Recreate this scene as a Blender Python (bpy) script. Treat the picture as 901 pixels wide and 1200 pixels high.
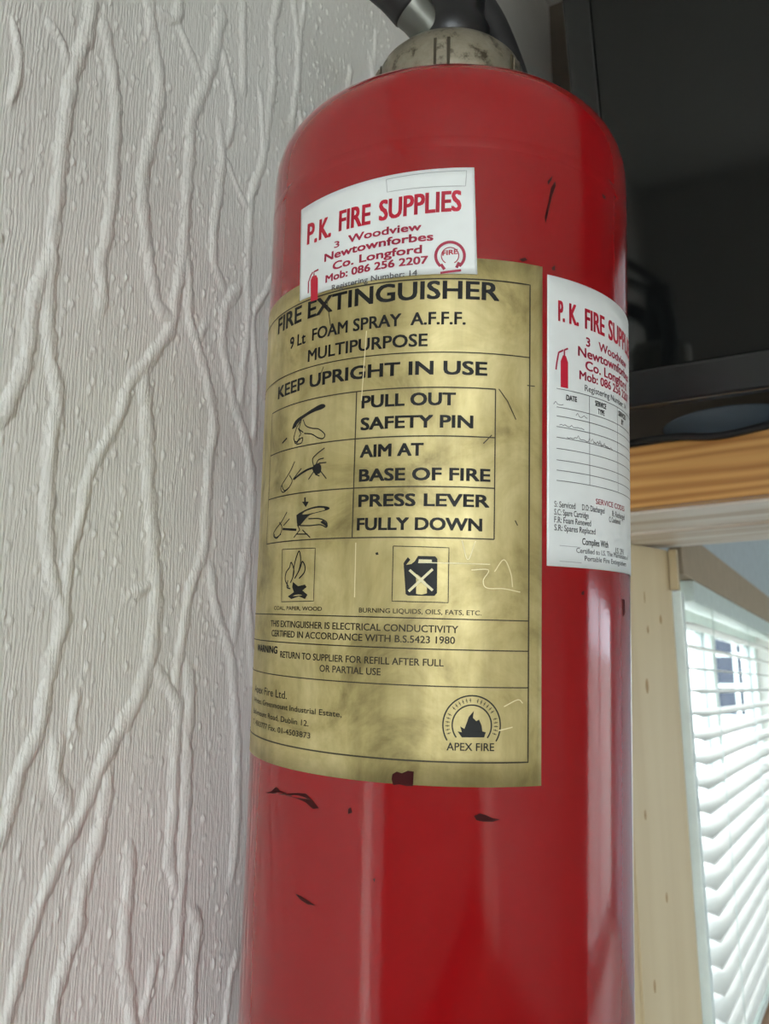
import bpy, bmesh, math, random
import numpy as np
from mathutils import Matrix, Vector, geometry

for o in list(bpy.data.objects):
    bpy.data.objects.remove(o)
sc = bpy.context.scene
col = sc.collection
random.seed(7)
rng = np.random.default_rng(7)

# ------------------------------------------------------------------ camera
EYE = 1.6                                   # camera height above the floor
FPX = 971.58                                # focal length in photo pixels (901 x 1200)
CAM_R = Vector((0.861629, 0.507538, 0.0))
CAM_U = Vector((0.104657, -0.177672, 0.978509))
CAM_W = Vector((-0.496631, 0.843112, 0.206204))
cam_d = bpy.data.cameras.new('camera')
cam = bpy.data.objects.new('camera', cam_d)
col.objects.link(cam)
cam_d.sensor_fit = 'VERTICAL'
cam_d.sensor_height = 36.0
cam_d.sensor_width = 36.0
cam_d.lens = FPX / 1200 * 36.0
cam_d.clip_start = 0.01
cam.matrix_world = Matrix(((CAM_R.x, CAM_U.x, -CAM_W.x, 0),
                           (CAM_R.y, CAM_U.y, -CAM_W.y, 0),
                           (CAM_R.z, CAM_U.z, -CAM_W.z, EYE),
                           (0, 0, 0, 1)))
cam_d.dof.use_dof = True
cam_d.dof.focus_distance = 0.345
cam_d.dof.aperture_fstop = cam_d.lens / 1.5 
sc.camera = cam

# ------------------------------------------------------------------ world, sun, exposure
SKY = 5.0
SUN = 2.2
EXPOSURE = 1.4
sc.view_settings.view_transform = 'Standard'
sc.view_settings.look = 'None'
sc.view_settings.gamma = 1.0
sc.view_settings.use_curve_mapping = False
sc.view_settings.exposure = EXPOSURE
world = bpy.data.worlds.new('sky')
sc.world = world
world.use_nodes = True
bg = world.node_tree.nodes['Background']
bg.inputs[0].default_value = (0.86, 0.94, 1.0, 1)
bg.inputs[1].default_value = SKY
sun_d = bpy.data.lights.new('sun', 'SUN')
sun_d.energy = SUN
sun_d.angle = math.radians(1.0)
sun_d.color = (1.0, 0.95, 0.88)
sun = bpy.data.objects.new('sun', sun_d)
col.objects.link(sun)
sun.rotation_euler = Vector((-0.62, -0.38, 0.70)).to_track_quat('Z', 'Y').to_euler()


def portal(name, loc, size, direction):
    """Sky portal in a window opening: it only guides sampling of the sky, gives off no light."""
    l = bpy.data.lights.new(name, 'AREA')
    l.shape = 'RECTANGLE'
    l.size, l.size_y = size
    l.cycles.is_portal = True
    o = bpy.data.objects.new(name, l)
    col.objects.link(o)
    o.location = loc
    o.rotation_euler = Vector(direction).to_track_quat('-Z', 'Z').to_euler()
    return o


# room layout: camera stands at x = 0, y = 0; +Y runs along the papered wall
WX = -0.32          # face of the papered wall
YB, YE = -2.3, 4.6  # back and end wall
XR = 2.7            # right wall
ZC = 2.58           # ceiling
W1 = (1.64, 3.62, EYE - 0.705, EYE + 0.205)    # y0 y1 z0 z1 blind window in the papered wall line
W3 = (-0.50, -0.16, EYE - 0.95, EYE - 0.05)   # unseen narrow window, invented for the bright stripe on the cylinder
W2 = (0.55, 2.55, 0.95, 2.35)                 # x0 x1 z0 z1 unseen back-wall window, invented to match the light
portal('portal_blind_window', (WX - 0.10, (W1[0] + W1[1]) / 2, (W1[2] + W1[3]) / 2), (W1[1] - W1[0], W1[3] - W1[2]), (1, 0, 0))
portal('portal_added_side_window', (WX - 0.10, (W3[0] + W3[1]) / 2, (W3[2] + W3[3]) / 2), (W3[1] - W3[0], W3[3] - W3[2]), (1, 0, 0))
W4 = (1.5, 4.2, 0.12, 1.75)                     # y0 y1 z0 z1 unseen window added in the next room to brighten it
portal('portal_next_room', (XR + 0.10, (W4[0] + W4[1]) / 2, (W4[2] + W4[3]) / 2), (W4[1] - W4[0], W4[3] - W4[2]), (-1, 0, 0))
portal('portal_added_back_window', ((W2[0] + W2[1]) / 2, YB - 0.10, (W2[2] + W2[3]) / 2), (W2[1] - W2[0], W2[3] - W2[2]), (0, 1, 0))

# ------------------------------------------------------------------ materials


class NT:
    def __init__(self, name):
        self.m = bpy.data.materials.new(name)
        self.m.use_nodes = True
        self.t = self.m.node_tree
        self.b = self.t.nodes['Principled BSDF']

    def n(self, typ, **kw):
        nd = self.t.nodes.new(typ)
        for k, v in kw.items():
            setattr(nd, k, v)
        return nd

    def l(self, a, b):
        self.t.links.new(a, b)

    def set(self, **kw):
        for k, v in kw.items():
            self.b.inputs[k.replace('_', ' ')].default_value = v
        return self

    def coords(self, scale, kind='Object'):
        tc = self.n('ShaderNodeTexCoord')
        mp = self.n('ShaderNodeMapping')
        mp.inputs['Scale'].default_value = scale
        self.l(tc.outputs[kind], mp.inputs[0])
        return mp.outputs[0]

    def noise(self, vec, scale, detail=4, rough=0.55, dist=0.0):
        nz = self.n('ShaderNodeTexNoise')
        nz.inputs['Scale'].default_value = scale
        nz.inputs['Detail'].default_value = detail
        nz.inputs['Roughness'].default_value = rough
        nz.inputs['Distortion'].default_value = dist
        self.l(vec, nz.inputs['Vector'])
        return nz.outputs[0]

    def ramp(self, fac, stops):
        r = self.n('ShaderNodeValToRGB')
        e = r.color_ramp.elements
        while len(e) < len(stops):
            e.new(0.5)
        for k, (p, c) in enumerate(stops):
            e[k].position = p
            e[k].color = tuple(c) + ((1,) if len(c) == 3 else ())
        self.l(fac, r.inputs[0])
        return r.outputs[0]

    def bump(self, h, strength=0.3, dist=0.001, into=None):
        b = self.n('ShaderNodeBump')
        b.inputs['Strength'].default_value = strength
        b.inputs['Distance'].default_value = dist
        self.l(h, b.inputs['Height'])
        if into:
            self.l(into, b.inputs['Normal'])
        self.l(b.outputs[0], self.b.inputs['Normal'])
        return b.outputs[0]


def rgb(r, g, b):
    def f(c):
        c /= 255.0
        return c / 12.92 if c <= 0.04045 else ((c + 0.055) / 1.055) ** 2.4
    return (f(r), f(g), f(b), 1.0)


def plain(name, c, rough=0.5, metal=0.0, spec=0.5):
    m = NT(name)
    v = m.coords((1, 1, 1))
    nz = m.noise(v, 35, 3)
    c = tuple(c[:3])
    lo = tuple(x * 0.93 for x in c)
    hi = tuple(min(1, x * 1.05) for x in c)
    m.l(m.ramp(nz, [(0.3, lo), (0.7, hi)]), m.b.inputs['Base Color'])
    m.set(Roughness=rough, Metallic=metal)
    m.b.inputs['Specular IOR Level'].default_value = spec
    return m.m


M = {}
# papered wall: off-white blown vinyl with fine upright ribs
m = NT('wallpaper')
v = m.coords((1, 1, 0.16))
wv = m.n('ShaderNodeTexWave', wave_type='BANDS', bands_direction='Y')
wv.inputs['Scale'].default_value = 165.0
wv.inputs['Distortion'].default_value = 11.0
wv.inputs['Detail'].default_value = 3.0
wv.inputs['Detail Scale'].default_value = 1.0
m.l(v, wv.inputs['Vector'])
ribs = wv.outputs[1]
v2 = m.coords((1, 1, 0.35))
grain = m.noise(v2, 420, 3, 0.6)
v3 = m.coords((1, 1, 1))
big = m.noise(v3, 9, 3)
m.l(m.ramp(big, [(0.3, rgb(236, 236, 230)[:3]), (0.7, rgb(243, 242, 237)[:3])]), m.b.inputs['Base Color'])
b1 = m.bump(ribs, 0.24, 0.0006)
m.bump(grain, 0.55, 0.0009, b1)
m.set(Roughness=0.62)
M['wallpaper'] = m.m

# red enamel with a few small scuffs
m = NT('red_enamel')
v = m.coords((1, 1, 1))
nz = m.noise(v, 9, 4)
m.l(m.ramp(nz, [(0.3, (0.27, 0.003, 0.005)), (0.7, (0.33, 0.004, 0.007))]), m.b.inputs['Base Color'])
vr = m.coords((1, 1, 0.15))
nr = m.noise(vr, 60, 4)
m.l(m.ramp(nr, [(0.35, (0.07, 0.07, 0.07)), (0.75, (0.15, 0.15, 0.15))]), m.b.inputs['Roughness'])
orange = m.noise(v, 260, 2)
m.bump(orange, 0.05, 0.0006)
m.b.inputs['Coat Weight'].default_value = 0.3
m.b.inputs['Coat Roughness'].default_value = 0.12
M['red'] = m.m

# aged gold foil label
m = NT('gold_foil')
v = m.coords((1, 1, 1))
n1 = m.noise(v, 26, 6, 0.65, 0.6)
c1 = m.ramp(n1, [(0.30, rgb(128, 114, 68)[:3]), (0.47, rgb(186, 170, 114)[:3]), (0.68, rgb(216, 201, 146)[:3])])
vs = m.coords((1, 1, 0.12))
n2 = m.noise(vs, 70, 5, 0.6)
mix = m.n('ShaderNodeMix', data_type='RGBA', blend_type='MULTIPLY')
mix.inputs[0].default_value = 0.55
m.l(c1, mix.inputs[6])
m.l(m.ramp(n2, [(0.32, (0.52, 0.50, 0.43)), (0.6, (1, 1, 1))]), mix.inputs[7])
m.l(mix.outputs[2], m.b.inputs['Base Color'])
n3 = m.noise(v, 60, 4)
m.l(m.ramp(n3, [(0.3, (0.34, 0.34, 0.34)), (0.7, (0.5, 0.5, 0.5))]), m.b.inputs['Roughness'])
m.bump(n1, 0.12, 0.0006)
m.set(Metallic=0.4)
M['gold'] = m.m

M['white_vinyl'] = plain('white_vinyl', rgb(232, 236, 234), 0.38)
M['ink_black'] = plain('ink_black', (0.012, 0.012, 0.011), 0.5, 0, 0.3)
M['ink_dark'] = plain('ink_dark', (0.055, 0.045, 0.025), 0.5, 0, 0.3)
M['ink_red'] = plain('ink_red', rgb(196, 22, 52), 0.45)
M['ink_crimson'] = plain('ink_crimson', rgb(168, 28, 62), 0.45)
M['ink_grey'] = plain('ink_grey', rgb(96, 96, 98), 0.5)
M['ink_pale'] = plain('ink_pale', rgb(176, 178, 178), 0.5)
M['scratch'] = plain('scratch', rgb(232, 222, 176), 0.4)
M['scuff'] = plain('scuff', (0.05, 0.006, 0.006), 0.7, 0, 0.15)

m = NT('nickel')
v = m.coords((1, 1, 1))
nz = m.noise(v, 120, 5, 0.7)
m.l(m.ramp(nz, [(0.36, rgb(78, 70, 56)[:3]), (0.48, rgb(150, 143, 126)[:3]), (0.8, rgb(172, 165, 148)[:3])]), m.b.inputs['Base Color'])
m.set(Metallic=0.75, Roughness=0.42)
m.bump(nz, 0.2, 0.0006)
M['nickel'] = m.m
M['steel'] = plain('steel', rgb(122, 124, 118), 0.4, 0.8)
M['black_rubber'] = plain('black_rubber', (0.012, 0.012, 0.013), 0.5)
M['black_plastic'] = plain('black_plastic', (0.010, 0.010, 0.011), 0.35)


def wood(name, dark, mid, light, along, scale=1.0, rough=0.45, wave_mix=0.35):
    """Pine: stretched grain along one axis, and soft rings."""
    m = NT(name)
    s = [22.0, 22.0, 22.0]
    s[along] = 1.1
    v = m.coords(tuple(x * scale for x in s))
    n1 = m.noise(v, 1.0, 3, 0.55, 0.8)
    wv = m.n('ShaderNodeTexWave', wave_type='BANDS', bands_direction='Z' if along != 2 else 'X')
    wv.inputs['Scale'].default_value = 1.1
    wv.inputs['Distortion'].default_value = 9.0
    wv.inputs['Detail'].default_value = 3.0
    wv.inputs['Detail Scale'].default_value = 1.2
    m.l(v, wv.inputs['Vector'])
    mx = m.n('ShaderNodeMix', data_type='FLOAT')
    mx.inputs[0].default_value = wave_mix
    m.l(n1, mx.inputs[2])
    m.l(wv.outputs[1], mx.inputs[3])
    m.l(m.ramp(mx.outputs[0], [(0.25, dark), (0.55, mid), (0.85, light)]), m.b.inputs['Base Color'])
    m.bump(mx.outputs[0], 0.15, 0.001)
    m.set(Roughness=rough)
    return m.m


M['pine_orange'] = wood('pine_orange', rgb(170, 112, 52)[:3], rgb(206, 150, 82)[:3], rgb(222, 172, 104)[:3], 0)
M['pine_pale'] = wood('pine_pale', rgb(190, 170, 132)[:3], rgb(200, 183, 146)[:3], rgb(207, 192, 156)[:3], 2, 0.6, 0.45, 0.15)
M['pine_white'] = wood('pine_white', rgb(206, 184, 158)[:3], rgb(236, 226, 212)[:3], rgb(246, 240, 230)[:3], 0, 1.0)
M['knot'] = plain('knot', rgb(158, 124, 76), 0.5)
M['plaster'] = plain('plaster', rgb(226, 226, 222), 0.8)
M['blue_grey_paint'] = plain('blue_grey_paint', rgb(196, 206, 212), 0.7)
M['brown_panel'] = plain('brown_panel', rgb(112, 102, 92), 0.6)
M['back_paint'] = plain('back_paint', rgb(206, 200, 192), 0.75)
M['beige_board'] = plain('beige_board', rgb(178, 158, 132), 0.6)
M['sill_wood'] = plain('sill_wood', rgb(206, 166, 138), 0.45)
M['upvc'] = plain('upvc', rgb(226, 238, 232), 0.35)
M['floor'] = wood('floor_boards', rgb(58, 38, 26)[:3], rgb(82, 54, 36)[:3], rgb(98, 66, 44)[:3], 1, 0.6, 0.4)
M['pale_tile'] = plain('pale_tile', rgb(206, 200, 188), 0.4)
M['tv_shell'] = plain('tv_shell', (0.013, 0.014, 0.014), 0.22)
M['tv_bezel'] = plain('tv_bezel', (0.02, 0.021, 0.021), 0.16)
M['ground'] = plain('ground', rgb(176, 172, 162), 0.9)
M['render_white'] = plain('render_white', rgb(236, 236, 232), 0.8)
M['slate'] = plain('slate', rgb(84, 88, 96), 0.7)
M['dark_glass'] = plain('dark_glass', rgb(38, 48, 64), 0.1)

m = NT('tv_screen')
m.set(Base_Color=(0.006, 0.007, 0.007, 1), Roughness=0.06)
nz = m.noise(m.coords((1, 1, 1)), 4, 2)
m.l(m.ramp(nz, [(0.3, (0.05, 0.05, 0.05)), (0.8, (0.09, 0.09, 0.09))]), m.b.inputs['Roughness'])
M['tv_screen'] = m.m
m = NT('smoked_blue_plastic')
m.set(Base_Color=rgb(58, 78, 100), Roughness=0.12)
nz = m.noise(m.coords((1, 1, 1)), 6, 2)
m.l(m.ramp(nz, [(0.3, rgb(104, 122, 140)[:3]), (0.8, rgb(126, 144, 160)[:3])]), m.b.inputs['Base Color'])
M['smoked_blue'] = m.m

m = NT('slat_white')
nz = m.noise(m.coords((1, 1, 1)), 8, 2)
cr = m.ramp(nz, [(0.3, rgb(236, 236, 232)[:3]), (0.7, rgb(244, 244, 240)[:3])])
m.l(cr, m.b.inputs['Base Color'])
m.set(Roughness=0.5)
tr = m.n('ShaderNodeBsdfTranslucent')
m.l(cr, tr.inputs[0])
ms = m.n('ShaderNodeMixShader')
ms.inputs[0].default_value = 0.35
m.l(m.b.outputs[0], ms.inputs[1])
m.l(tr.outputs[0], ms.inputs[2])
m.l(ms.outputs[0], m.t.nodes['Material Output'].inputs[0])
M['slat'] = m.m

m = NT('clear_glass')
tp = m.n('ShaderNodeBsdfTransparent')
gl = m.n('ShaderNodeBsdfGlossy')
gl.inputs['Roughness'].default_value = 0.02
ms = m.n('ShaderNodeMixShader')
ms.inputs[0].default_value = 0.06
m.l(tp.outputs[0], ms.inputs[1])
m.l(gl.outputs[0], ms.inputs[2])
m.l(ms.outputs[0], m.t.nodes['Material Output'].inputs[0])
M['glass'] = m.m

m = NT('daylight_dimming_glass')  # invented tint that dims the daylight through the panes
tp = m.n('ShaderNodeBsdfTransparent')
tp.inputs[0].default_value = (0.60, 0.615, 0.63, 1)
gl = m.n('ShaderNodeBsdfGlossy')
gl.inputs['Roughness'].default_value = 0.02
ms = m.n('ShaderNodeMixShader')
ms.inputs[0].default_value = 0.06
m.l(tp.outputs[0], ms.inputs[1])
m.l(gl.outputs[0], ms.inputs[2])
m.l(ms.outputs[0], m.t.nodes['Material Output'].inputs[0])
M['dimming_glass'] = m.m

# ------------------------------------------------------------------ helpers


def link(name, me, mat, parent=None):
    o = bpy.data.objects.new(name, me)
    if mat is not None:
        me.materials.clear()
        me.materials.append(M[mat])
    col.objects.link(o)
    if parent is not None:
        o.parent = parent
    return o


def tag(o, label=None, cat=None, group=None, kind=None):
    if label:
        o['label'] = label
    if cat:
        o['category'] = cat
    if group:
        o['group'] = group
    if kind:
        o['kind'] = kind
    return o


def empty(name, loc=(0, 0, 0)):
    o = bpy.data.objects.new(name, None)
    o.empty_display_size = 0.05
    col.objects.link(o)
    o.location = loc
    return o


def bm_box(bm, a, b, bevel=0.0):
    x0, y0, z0 = a
    x1, y1, z1 = b
    vs = [bm.verts.new(p) for p in ((x0, y0, z0), (x1, y0, z0), (x1, y1, z0), (x0, y1, z0),
                                    (x0, y0, z1), (x1, y0, z1), (x1, y1, z1), (x0, y1, z1))]
    fs = [bm.faces.new([vs[i] for i in q]) for q in ((0, 3, 2, 1), (4, 5, 6, 7), (0, 1, 5, 4), (1, 2, 6, 5), (2, 3, 7, 6), (3, 0, 4, 7))]
    if bevel:
        es = {e for f_ in fs for e in f_.edges}
        bmesh.ops.bevel(bm, geom=list(es), offset=bevel, segments=2, affect='EDGES', profile=0.6)


def bm_mesh(name, bm, smooth=False):
    me = bpy.data.meshes.new(name)
    bm.normal_update()
    bm.to_mesh(me)
    bm.free()
    if smooth:
        me.polygons.foreach_set('use_smooth', [True] * len(me.polygons))
    return me


def box(name, a, b, mat, parent=None, bevel=0.0):
    """One box given by two corners in world metres (parents stand at the origin, unrotated, or own their frame)."""
    bm = bmesh.new()
    bm_box(bm, tuple(min(p, q) for p, q in zip(a, b)), tuple(max(p, q) for p, q in zip(a, b)), bevel)
    return link(name, bm_mesh(name, bm), mat, parent)


def boxes(name, lst, mat, parent=None, bevel=0.0):
    bm = bmesh.new()
    for a, b in lst:
        bm_box(bm, a, b, bevel)
    return link(name, bm_mesh(name, bm), mat, parent)


def prism(name, poly, z0, z1, mat, parent=None, bevel=0.0):
    bm = bmesh.new()
    lo = [bm.verts.new((x, y, z0)) for x, y in poly]
    hi = [bm.verts.new((x, y, z1)) for x, y in poly]
    n = len(poly)
    bm.faces.new(lo[::-1])
    bm.faces.new(hi)
    for i in range(n):
        bm.faces.new((lo[i], lo[(i + 1) % n], hi[(i + 1) % n], hi[i]))
    bmesh.ops.recalc_face_normals(bm, faces=bm.faces[:])
    if bevel:
        bmesh.ops.bevel(bm, geom=bm.edges[:], offset=bevel, segments=2, affect='EDGES')
    return link(name, bm_mesh(name, bm), mat, parent)


def lathe(name, prof, mat, parent=None, seg=96):
    bm = bmesh.new()
    rings = []
    for r, z in prof:
        if r < 1e-6:
            rings.append([bm.verts.new((0, 0, z))])
        else:
            rings.append([bm.verts.new((r * math.cos(2 * math.pi * k / seg), r * math.sin(2 * math.pi * k / seg), z)) for k in range(seg)])
    for a, b in zip(rings, rings[1:]):
        for k in range(seg):
            k2 = (k + 1) % seg
            if len(a) == 1:
                bm.faces.new((a[0], b[k2], b[k])) if len(b) > 1 else None
            elif len(b) == 1:
                bm.faces.new((a[k], a[k2], b[0]))
            else:
                bm.faces.new((a[k], a[k2], b[k2], b[k]))
    bmesh.ops.recalc_face_normals(bm, faces=bm.faces[:])
    return link(name, bm_mesh(name, bm, True), mat, parent)


def catmull(pts, n=10):
    pts = [Vector(p) for p in pts]
    P = [pts[0] * 2 - pts[1]] + pts + [pts[-1] * 2 - pts[-2]]
    out = []
    for i in range(1, len(P) - 2):
        for k in range(n):
            t = k / n
            a, b, c, d = P[i - 1], P[i], P[i + 1], P[i + 2]
            out.append(0.5 * ((2 * b) + (c - a) * t + (2 * a - 5 * b + 4 * c - d) * t * t + (3 * b - a - 3 * c + d) * t ** 3))
    out.append(pts[-1])
    return out


def tube(name, pts, rad, mat, parent=None, seg=16, smooth_n=10, flat=(1, 1)):
    path = catmull(pts, smooth_n) if smooth_n else [Vector(p) for p in pts]
    bm = bmesh.new()
    rings = []
    up = None
    n = len(path)
    for i, p in enumerate(path):
        t = (path[min(i + 1, n - 1)] - path[max(i - 1, 0)]).normalized()
        if up is None:
            up = Vector((0, 0, 1)) if abs(t.z) < 0.9 else Vector((0, 1, 0))
        side = t.cross(up).normalized()
        up = side.cross(t).normalized()
        r = rad[min(i * len(rad) // n, len(rad) - 1)] if isinstance(rad, (list, tuple)) else rad
        rings.append([bm.verts.new(p + (side * math.cos(a) * flat[0] + up * math.sin(a) * flat[1]) * r) for a in (2 * math.pi * k / seg for k in range(seg))])
    for a, b in zip(rings, rings[1:]):
        for k in range(seg):
            bm.faces.new((a[k], a[(k + 1) % seg], b[(k + 1) % seg], b[k]))
    bm.faces.new(rings[0][::-1])
    bm.faces.new(rings[-1])
    bmesh.ops.recalc_face_normals(bm, faces=bm.faces[:])
    return link(name, bm_mesh(name, bm, True), mat, parent)


def ray(px, py):
    return CAM_W + CAM_R * ((px - 450.5) / FPX) + CAM_U * ((600 - py) / FPX)


def on_wall(px, py):
    d = ray(px, py)
    t = WX / d.x
    return d.y * t, d.z * t + EYE


# ------------------------------------------------------------------ papered wall: embossed relief as real geometry
RY0, RY1, RZ0, RZ1 = 0.14, 0.64, EYE - 0.30, EYE + 0.62
NY, NZ = 715, 921
gy = np.linspace(RY0, RY1, NY)
gz = np.linspace(RZ0, RZ1, NZ)
GY, GZ = np.meshgrid(gy, gz)
H = np.zeros_like(GY)
S = 1 / 2.65
R1, R2, R3, R4 = 0, 300, 600, 900
ridges = [   # (row offset, width, points) traced over the photograph in enlarged pixels
    (R1, 40, [(285, -20), (275, 90), (235, 200), (215, 290), (205, 370), (190, 470), (185, 560), (170, 680), (160, 795), (152, 895), (150, 995), (160, 1125), (180, 1245), (160, 1355), (150, 1495), (145, 1610), (150, 1710), (165, 1820), (198, 1905), (165, 2040), (140, 2150), (120, 2270), (60, 2400), (20, 2560), (-10, 2620)]),
    (R1, 34, [(320, 60), (345, 190), (360, 330), (355, 480), (350, 600), (330, 740), (312, 815), (318, 895), (310, 975)]),
    (R1, 34, [(462, -10), (470, 80), (490, 200), (495, 300), (470, 430), (445, 540), (445, 640), (460, 790), (490, 945), (530, 990)]),
    (R1, 24, [(555, 80), (600, 190), (625, 260)]),
    (R1, 30, [(690, 30), (665, 170), (630, 280), (595, 370), (590, 480), (580, 600), (575, 700), (565, 830), (545, 925), (530, 1015), (480, 1095), (440, 1145), (400, 1195), (370, 1295), (310, 1405), (270, 1495), (250, 1610), (215, 1730), (205, 1840), (195, 1920)]),
    (R1, 38, [(445, 1150), (455, 1295), (460, 1395), (460, 1495), (470, 1620), (475, 1720), (485, 1850), (475, 1970), (465, 2050), (430, 2160), (370, 2270), (310, 2385), (260, 2510), (200, 2630), (130, 2790), (80, 2940), (30, 3130), (0, 3230)]),
    (R1, 18, [(690, 150), (720, 300), (720, 400), (700, 450)]),
    (R1, 24, [(680, 380), (690, 480), (680, 600), (665, 700), (665, 815), (690, 885)]),
    (R1, 20, [(755, -10), (755, 150), (755, 290)]),
    (R1, 20, [(870, -20), (845, 100), (850, 230), (835, 350), (815, 500), (780, 610), (775, 700), (768, 845), (770, 995), (755, 1145), (745, 1255)]),
    (R1, 14, [(700, 490), (740, 590), (770, 650)]),
    (R1, 14, [(808, 280), (815, 400), (820, 480)]),
    (R1, 30, [(150, 70), (190, 130), (210, 200)]),
    (R1, 26, [(490, 40), (545, 60), (560, -10)]),
    (R1, 26, [(580, 780), (585, 880), (590, 995), (620, 1095), (650, 1215), (665, 1325), (650, 1425), (640, 1590), (632, 1710), (590, 1830), (570, 1950), (550, 2070), (545, 2130)]),
    (R1, 24, [(745, 890), (700, 955), (690, 1055), (705, 1145), (730, 1265), (760, 1355), (780, 1475), (780, 1600), (760, 1730), (735, 1890), (722, 2000)]),
    (R1, 20, [(770, 1640), (768, 1800), (775, 1950), (785, 2100)]),
    (R1, 24, [(655, 1760), (665, 1870), (700, 1980), (720, 2060), (725, 2150), (735, 2290), (735, 2410), (735, 2540), (725, 2670), (715, 2730)]),
    (R1, 46, [(165, 800), (110, 915), (80, 1115), (30, 1245), (-10, 1320)]),
    (R1, 40, [(180, 2290), (170, 2405), (200, 2475), (215, 2520)]),
    (R1, 30, [(480, 2070), (550, 2190), (545, 2290), (540, 2405), (535, 2535), (525, 2665), (548, 2770)]),
    (R1, 30, [(585, 2060), (590, 2190), (580, 2290), (580, 2405), (575, 2535), (570, 2645), (562, 2745), (555, 2885), (540, 3005), (528, 3070)]),
    (R1, 24, [(390, 1855), (430, 1835), (475, 1815)]),
    (R1, 38, [(335, 2400), (320, 2535), (285, 2665), (250, 2785), (240, 2885), (205, 2985), (170, 3105), (155, 3230)]),
    (R1, 36, [(400, 2625), (400, 2725), (390, 2835), (385, 2925), (385, 3005), (400, 3105), (415, 3230)]),
    (R1, 28, [(590, 2815), (615, 2885), (600, 2985), (595, 3085), (590, 3230)]),
    (R1, 18, [(740, 2955), (715, 3035), (705, 3125), (690, 3230)]),
    (R1, 24, [(480, 2985), (460, 3085), (440, 3165)]),
    (R1, 26, [(40, 60), (60, 200), (30, 330)]),
    (R1, 22, [(240, 2280), (225, 2240), (240, 2150)]),
    (R1, 22, [(640, 1005), (615, 1050)]),
]


def add_ridge(pts, width, height, seed):
    """pts: list of (y, z, half_width) on the wall plane; raises H along the path."""
    r2 = np.random.default_rng(seed)
    P = catmull([(a, b, c) for a, b, c in pts], 8)
    A = np.array([tuple(p) for p in P])
    seglen = np.hypot(np.diff(A[:, 0]), np.diff(A[:, 1]))
    arc = np.concatenate([[0], np.cumsum(seglen)])
    ph = r2.uniform(0, 6.28, 6)
    tot = arc[-1]
    for i in range(len(A) - 1):
        a, b = A[i], A[i + 1]
        w = max(a[2], b[2]) * 2.0
        y0, y1 = min(a[0], b[0]) - w, max(a[0], b[0]) + w
        z0, z1 = min(a[1], b[1]) - w, max(a[1], b[1]) + w
        j0, j1 = np.searchsorted(gy, [y0, y1])
        k0, k1 = np.searchsorted(gz, [z0, z1])
        if j1 <= j0 or k1 <= k0:
            continue
        yy, zz = GY[k0:k1, j0:j1], GZ[k0:k1, j0:j1]
        d = b[:2] - a[:2]
        L2 = d @ d + 1e-12
        t = np.clip(((yy - a[0]) * d[0] + (zz - a[1]) * d[1]) / L2, 0, 1)
        s = arc[i] + t * seglen[i]
        hw = a[2] + (b[2] - a[2]) * t
        # uneven edges and cross ribs like squeezed foam
        hw = hw * (1 + 0.16 * np.sin(s * 330 + ph[0]) + 0.12 * np.sin(s * 790 + ph[1]) + 0.08 * np.sin(s * 1500 + ph[2]))
        dist = np.hypot(yy - a[0] - d[0] * t, zz - a[1] - d[1] * t)
        q = np.clip(1 - (dist / hw) ** 2, 0, 1) ** 0.8
        endf = np.clip(np.minimum(s, tot - s) / 0.006, 0, 1) ** 0.5
        rib = 1 + 0.17 * np.sin((s + 0.35 * (yy - a[0])) * 2 * math.pi / 0.0026 + ph[3]) + 0.15 * np.sin(s * 210 + ph[4])
        H[k0:k1, j0:j1] = np.maximum(H[k0:k1, j0:j1], height * q * rib * (0.35 + 0.65 * endf))


for k, (off, w, pts) in enumerate(ridges):
    P = []
    for (x, y) in pts:
        px, py = x * S, off + y * S
        yy, zz = on_wall(px, py)
        y2, _ = on_wall(px + w * S / 2, py)
        P.append((yy, zz, abs(y2 - yy) * 1.14))
    add_ridge(P, w, 0.00135 * (0.75 + 0.35 * min(w, 40) / 40), 100 + k)
# the same kind of ridges where the photograph does not show them one by one
for k in range(26):
    y = rng.uniform(0.40, 0.63)
    z = rng.uniform(RZ0, RZ1)
    P = []
    for j in range(rng.integers(4, 8)):
        P.append((y, z, rng.uniform(0.0022, 0.0042)))
        y += rng.normal(0, 0.006)
        z -= rng.uniform(0.02, 0.045)
    add_ridge(P, 0, 0.0014, 300 + k)
# nubs
for k in range(4200):
    y, z = rng.uniform(RY0, RY1), rng.uniform(RZ0, RZ1)
    ry, rz = rng.uniform(0.0008, 0.0017), rng.uniform(0.0011, 0.0028)
    hh = rng.uniform(0.0004, 0.0010)
    j0, j1 = np.searchsorted(gy, [y - ry, y + ry])
    k0, k1 = np.searchsorted(gz, [z - rz, z + rz])
    if j1 <= j0 or k1 <= k0:
        continue
    q = np.clip(1 - ((GY[k0:k1, j0:j1] - y) / ry) ** 2 - ((GZ[k0:k1, j0:j1] - z) / rz) ** 2, 0, 1) ** 0.6
    H[k0:k1, j0:j1] = np.maximum(H[k0:k1, j0:j1], hh * q)
H[0, :] = H[-1, :] = 0
H[:, 0] = H[:, -1] = 0
co = np.stack([WX + H, GY, GZ], -1).reshape(-1, 3)
idx = np.arange(NY * NZ).reshape(NZ, NY)
quads = np.stack([idx[:-1, :-1], idx[:-1, 1:], idx[1:, 1:], idx[1:, :-1]], -1).reshape(-1, 4)
nv = len(co)
flat_v, flat_q = [], []


def wall_rect(y0, y1, z0, z1):
    if y1 - y0 < 1e-6 or z1 - z0 < 1e-6:
        return
    b = nv + len(flat_v)
    flat_v.extend([(WX, y0, z0), (WX, y1, z0), (WX, y1, z1), (WX, y0, z1)])
    flat_q.append((b, b + 1, b + 2, b + 3))


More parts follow.
